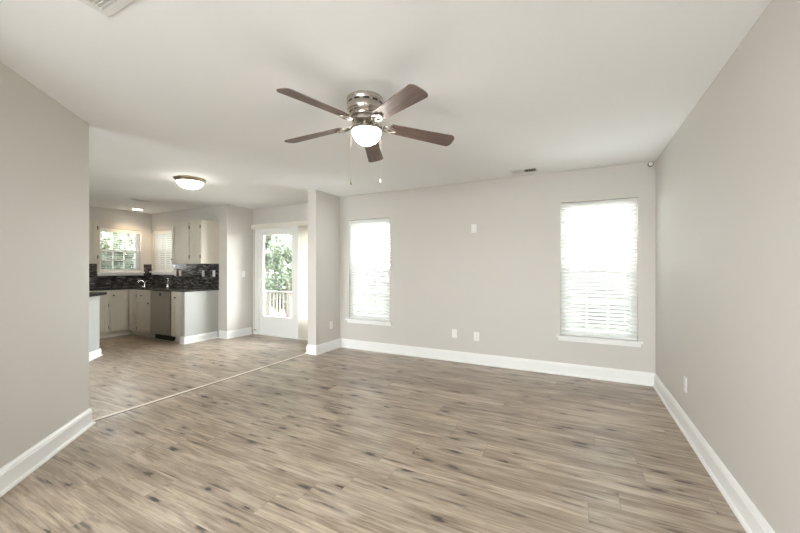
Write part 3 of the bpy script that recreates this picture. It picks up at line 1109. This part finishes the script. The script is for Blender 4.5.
# left run (fronts face +X): local x -> +Y, local y -> -X
base_cabinet('cream full-height door cabinet below the wide kitchen window', (FXL, 3.268, 0), PI / 2, 0.312, 0.40,
             [dict(kind='door', x0=0.014, x1=0.300, z0=0.115, z1=0.85, knobs=((0.055, 0.78),))], trr=0.078)
base_cabinet('cream drawer cabinet behind the peninsula end', (FXL, 2.55, 0), PI / 2, 0.717, 0.40,
             [dict(kind='drawer', x0=0.40, x1=0.700, z0=0.70, z1=0.85),
              dict(kind='door', x0=0.40, x1=0.700, z0=0.115, z1=0.68, hinges=((0.705, 0.60), (0.705, 0.19))),
              dict(kind='drawer', x0=0.05, x1=0.375, z0=0.70, z1=0.85),
              dict(kind='door', x0=0.05, x1=0.375, z0=0.115, z1=0.68)])

dw = thing('dishwasher', 'stainless steel dishwasher built in below the counter', 'dishwasher', (-6.92, FY_, 0))
MB().box(0, 0.598, 0.0, 0.56, 0.10, 0.875).build('body', M['black'], dw)
MB().box(0.004, 0.594, -0.028, -0.001, 0.105, 0.868, bevel=0.006).build('door', M['steel'], dw)
MB().box(0.02, 0.58, 0.05, 0.10, 0.0, 0.099).build('toe_panel', M['black'], dw)
MB().box(0.29, 0.35, -0.0300, -0.0275, 0.795, 0.835, bevel=0.001).build('latch', M['black'], dw)
MB().box(0.355, 0.378, -0.0292, -0.0275, 0.155, 0.185).build('badge', M['chrome'], dw)
MB().box(0.43, 0.50, -0.0292, -0.0275, 0.150, 0.172).build('badge', M['chrome'], dw)

# painted end panel (half wall) of the run
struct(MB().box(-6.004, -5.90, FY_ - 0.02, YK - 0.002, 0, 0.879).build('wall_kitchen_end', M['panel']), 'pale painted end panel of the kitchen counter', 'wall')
baseboard('baseboard_kitchen', 'white baseboard around the pale counter end panel', [(-5.90, YK - 0.03), (-5.90, FY_ - 0.02), (-6.00, FY_ - 0.02)], 1, 0.125)

# L-shaped countertop
ct = MB()
ct.prism([(XK + 0.002, 2.4), (FXL + 0.035, 2.4), (FXL + 0.035, FY_ - 0.035), (-5.865, FY_ - 0.035), (-5.865, YK - 0.010), (XK + 0.002, YK - 0.010)], 0.880, 0.914)
cto = tag(ct.build('countertop', M['granite']), 'black stone countertop wrapping the kitchen corner', 'countertop')
bv = cto.modifiers.new('edge', 'BEVEL')
bv.width = 0.005
bv.segments = 2
bv.limit_method = 'ANGLE'


# backsplash on two walls, with openings for the windows
def splash(name, label, axis, face, a0, a1, hole, z1=1.368):
    us = sorted({a0, a1, hole[0], hole[1]})
    mb = MB()
    for u0, u1 in zip(us, us[1:]):
        uc = (u0 + u1) / 2
        top = z1 if not (hole[0] < uc < hole[1]) else hole[2] - 0.07
        if axis == 'Y':
            mb.box(u0, u1, face - 0.008, face, 0.915, top)
        else:
            mb.box(face, face + 0.008, u0, u1, 0.915, top)
    return struct(mb.build(name, M['mosaic']), label, 'backsplash')


splash('wall_tile_back', 'dark mosaic backsplash behind the dishwasher counter', 'Y', YK, XK + 0.009, -5.885, (WIN_S[0] - 0.041, WIN_S[1] + 0.041, WIN_S[2]))
splash('wall_tile_left', 'dark mosaic backsplash below the wide kitchen window', 'X', XK, 2.4, YK - 0.001, (WIN_K[0] - 0.046, WIN_K[1] + 0.046, WIN_K[2]))

for x, kind, nm, lab in ((-7.215, 'outlet', 'wall_outlet', 'ivory outlet on mosaic backsplash beside the kitchen window, left of pair'),
                         (-7.050, 'switch', 'light_switch', 'ivory switch on mosaic backsplash beside the kitchen window, right of pair'),
                         (-6.325, 'outlet', 'wall_outlet', 'ivory outlet on mosaic backsplash under the upper cabinet'),
                         (-6.012, 'switch', 'light_switch', 'white switch at the right end of the mosaic backsplash')):
    plate(nm, lab, 'outlet' if kind == 'outlet' else 'light switch', (x, YK - 0.008, 1.185), 0, kind, M['plate'] if x > -6.1 else M['ivory'])


# upper cabinets
def upper_cabinet(label, loc, rotz, W, D, z0, z1, doors):
    r = thing('wall_cabinet', label, 'cabinet', (loc[0], loc[1], z0), rotz, 'wall cabinets')
    hh = z1 - z0
    MB().box(0, W, 0, D, 0, hh, bevel=0.002).build('carcass', M['cabinet'], r)
    for x0, x1, hx, kx in doors:
        mb = MB()
        shaker_door(mb, x0, x1, 0.03, hh - 0.03, 0.0)
        o = mb.build('door', M['cabinet'], r)
        if hx is not None:
            for hz in (0.12, hh - 0.12):
                add_hinge(o, hx, -0.010, hz)
        if kx is not None:
            add_knob(o, kx, -0.019, 0.08)
    return r


upper_cabinet('cream two-door wall cabinet over the dishwasher counter', (-6.755, 3.862, 0), 0, 0.868, YK - 3.862 - 0.001, 1.365, 2.135,
              [(0.025, 0.535, 0.545, 0.06), (0.565, 0.848, 0.857, None)])
upper_cabinet('cream wall cabinet beside the wide kitchen window, mostly hidden', (-7.75, 2.40, 0), PI / 2, 0.75, 0.328, 1.365, 2.135,
              [(0.02, 0.365, None, None), (0.375, 0.72, 0.730, None)])

# faucet at the corner and a small pump
fc = thing('kitchen_faucet', 'small chrome faucet in the corner of the black counter', 'faucet', (-7.80, 3.93, 0.914), math.radians(-40))
MB().lathe([(0, 0), (0.030, 0), (0.030, 0.006), (0.024, 0.012), (0.022, 0.075), (0.016, 0.09), (0, 0.092)], 24).build('body', M['chrome'], fc, smooth=True)
MB().box(-0.12, 0.12, -0.028, 0.028, 0.0, 0.008, bevel=0.003).build('base_plate', M['chrome'], fc)
MB().tube([(0, 0, 0.08), (0, -0.02, 0.13), (0, -0.06, 0.165), (0, -0.11, 0.165), (0, -0.15, 0.135), (0, -0.155, 0.11)], 0.011, 12).build('spout', M['chrome'], fc, smooth=True)
MB().tube([(0, 0, 0.088), (0.0, 0.015, 0.115), (-0.07, 0.02, 0.15)], [0.012, 0.009, 0.007], 10).build('lever', M['chrome'], fc, smooth=True)
fc.scale = (0.72, 0.72, 0.72)
pm = thing('soap_pump', 'slim chrome pump on the counter under the right-hand kitchen window', 'soap pump', (-7.27, 4.08, 0.914))
MB().lathe([(0, 0), (0.034, 0), (0.034, 0.035), (0.026, 0.05), (0.014, 0.058), (0, 0.058)], 24).build('bottle', M['chrome'], pm, smooth=True)
MB().tube([(0, 0, 0.055), (0, 0, 0.16), (0, -0.012, 0.172), (0, -0.05, 0.168)], 0.007, 10).build('nozzle', M['chrome'], pm, smooth=True)

# peninsula: angled half wall with base and black top
PD = Vector((0.70, -0.714)).normalized()
PN = Vector((-PD.y, PD.x))
if PN.x < 0:
    PN = -PN
P0 = Vector((-6.215, 2.535))
P1 = P0 + PD * 1.5
q0, q1 = P0 - PN * 0.62, P1 - PN * 0.62
pen = thing('kitchen_peninsula', 'pale angled kitchen peninsula with black top behind left wall', 'peninsula', (P0.x, P0.y, 0))
L_ = lambda v: (v.x - P0.x, v.y - P0.y)
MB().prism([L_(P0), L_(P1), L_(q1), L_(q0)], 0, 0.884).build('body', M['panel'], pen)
e = 0.10
c0, c1, c2, c3 = P0 - PD * e + PN * 0.05, P1 + PN * 0.05, q1 - PN * 0.03, q0 - PD * e - PN * 0.03
top = MB().prism([L_(c0), L_(c1), L_(c2), L_(c3)], 0.885, 0.925).build('counter', M['granite'], pen)
bv = top.modifiers.new('edge', 'BEVEL')
bv.width = 0.005
bv.segments = 2
MB().sweep([L_(P1), L_(P0), L_(q0)], [(o, z * 0.8) for o, z in BBP], -1).build('base_moulding', M['trim'], pen)

# ------------------------------------------------------------------ outside
tag(MB().box(-40, 30, 4.95, 50, -0.95, -0.9).build('ground', M['grass']), 'lawn outside beyond the patio deck', 'lawn', 'structure')
tag(MB().box(-40, -8.25, -20, 4.949, -0.95, -0.9).build('ground', M['grass']), 'lawn outside beyond the kitchen window', 'lawn', 'structure')
tag(MB().box(-9.5, -3.0, 4.93, 6.85, -0.30, -0.22).build('deck', M['deck']), 'wooden deck outside the patio door', 'deck', 'structure')

tag(MB().box(-9.5, -3.4, 4.92, 6.80, 2.36, 2.48).build('added_shade_roof', M['shade_slab']), 'unseen slab added over the deck to cut light at the patio door', 'roof', 'structure')  # added out of view to reduce daylight through the patio door
tag(MB().box(-2.9, 5.0, 4.96, 12.5, -0.90, -0.82).build('patio', M['concrete']), 'pale slab added behind the blind-covered windows to bounce light upwards', 'patio', 'structure')  # added so more daylight bounces up to the back of the ceiling
tag(MB().box(-8.2, 12.0, -25.0, -1.80, -0.95, -0.85).build('bounce_ground', M['concrete']), 'unseen pale ground added behind the viewer to tune light bouncing upwards', 'bounce_ground', 'structure')  # added out of view, sets how much light bounces to the front ceiling
rl = thing('deck_railing', 'pale wooden deck railing seen through the patio door', 'railing', (-9.4, 6.75, -0.22))
LR = 6.3
MB().box(0, LR, -0.07, 0.07, 0.865, 0.900, bevel=0.004).build('top_rail', M['rail'], rl)
MB().box(0, LR, -0.02, 0.02, 0.10, 0.14).build('bottom_rail', M['rail'], rl)
for x in (0.05, 1.95, 2.75, 4.6, 6.25):
    MB().box(x - 0.045, x + 0.045, -0.045, 0.045, 0.0, 0.87).build('post', M['rail'], rl)
bal = None
k = 0
x = 0.16
while x < LR - 0.1:
    if bal is None:
        bal = MB().box(-0.018, 0.018, -0.018, 0.018, 0.13, 0.866).build('baluster', M['rail'], rl)
        o = bal
    else:
        o = bal.copy()
        COL.objects.link(o)
        o.parent = rl
    o.location = (x, 0, 0)
    x += 0.118

LEAF = []


def tree(label, loc, h, spread, material, n, seed, trunk_r=0.12, low=0.12, size=(0.07, 0.15)):
    rnd = random.Random(seed)
    r = thing('tree', label, 'tree', loc, 0, 'trees outside the windows')
    MB().tube([(0, 0, 0), (0.05, 0.02, h * 0.35), (-0.04, 0.05, h * 0.7), (0, 0, h * 0.9)], [trunk_r, trunk_r * 0.8, trunk_r * 0.5, 0.02], 9).build('trunk', M['bark'], r)
    mb = MB()
    clumps = []
    for i in range(int(16 + spread * 6)):
        a = rnd.uniform(0, 2 * PI)
        zz = rnd.uniform(low, 0.97)
        prof = math.sin(PI * min(1, max(0, (zz - low * 0.5) / (1.05 - low * 0.5)))) ** 0.6
        rr = spread * prof * math.sqrt(rnd.random())
        clumps.append((rr * math.cos(a), rr * math.sin(a), zz * h, spread * rnd.uniform(0.22, 0.42)))
    for i in range(n):
        cx, cy, cz, cr_ = clumps[rnd.randrange(len(clumps))]
        d = Vector((rnd.gauss(0, 1), rnd.gauss(0, 1), rnd.gauss(0, 0.75))).normalized() * cr_ * rnd.random() ** 0.4
        p = Vector((cx, cy, cz)) + d
        s = rnd.uniform(*size)
        nrm = Vector((rnd.gauss(0, 1), rnd.gauss(0, 1), rnd.gauss(0.6, 1))).normalized()
        u = nrm.orthogonal().normalized()
        u = Matrix.Rotation(rnd.uniform(0, 2 * PI), 3, nrm) @ u
        v = nrm.cross(u)
        mb.poly([p - u * s, p + v * s * 0.45, p + u * s, p - v * s * 0.45])
    mb.build('foliage', material, r, recalc=False)
    return r


GZ = -0.9
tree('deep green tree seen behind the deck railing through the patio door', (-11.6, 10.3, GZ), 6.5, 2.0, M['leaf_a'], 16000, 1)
tree('pale sunlit bushy tree in the middle of the patio door view', (-8.7, 8.7, GZ), 3.3, 0.9, M['leaf_b'], 4200, 2, 0.07, 0.45, (0.05, 0.10))
tree('far green tree in the gaps behind the large tree of the patio door view', (-15.6, 15.0, GZ), 7.5, 2.3, M['leaf_b'], 14000, 3, 0.15, 0.08, (0.12, 0.22))
tree('broad tree filling the left of the kitchen window', (-13.4, 4.2, GZ), 6.0, 1.9, M['leaf_b'], 16000, 4, 0.12, 0.12, (0.08, 0.18))
tree('pale tree at the right of the kitchen window', (-15.6, 8.4, GZ), 6.5, 2.1, M['leaf_b'], 16000, 5, 0.12, 0.12, (0.08, 0.18))
tree('low green tree behind the blinds of the left tall window', (-7.0, 15.0, GZ), 2.6, 1.7, M['leaf_b'], 5000, 6)
tree('low green tree behind the blinds of the right tall window', (0.6, 16.0, GZ), 2.5, 2.0, M['leaf_b'], 5000, 7)
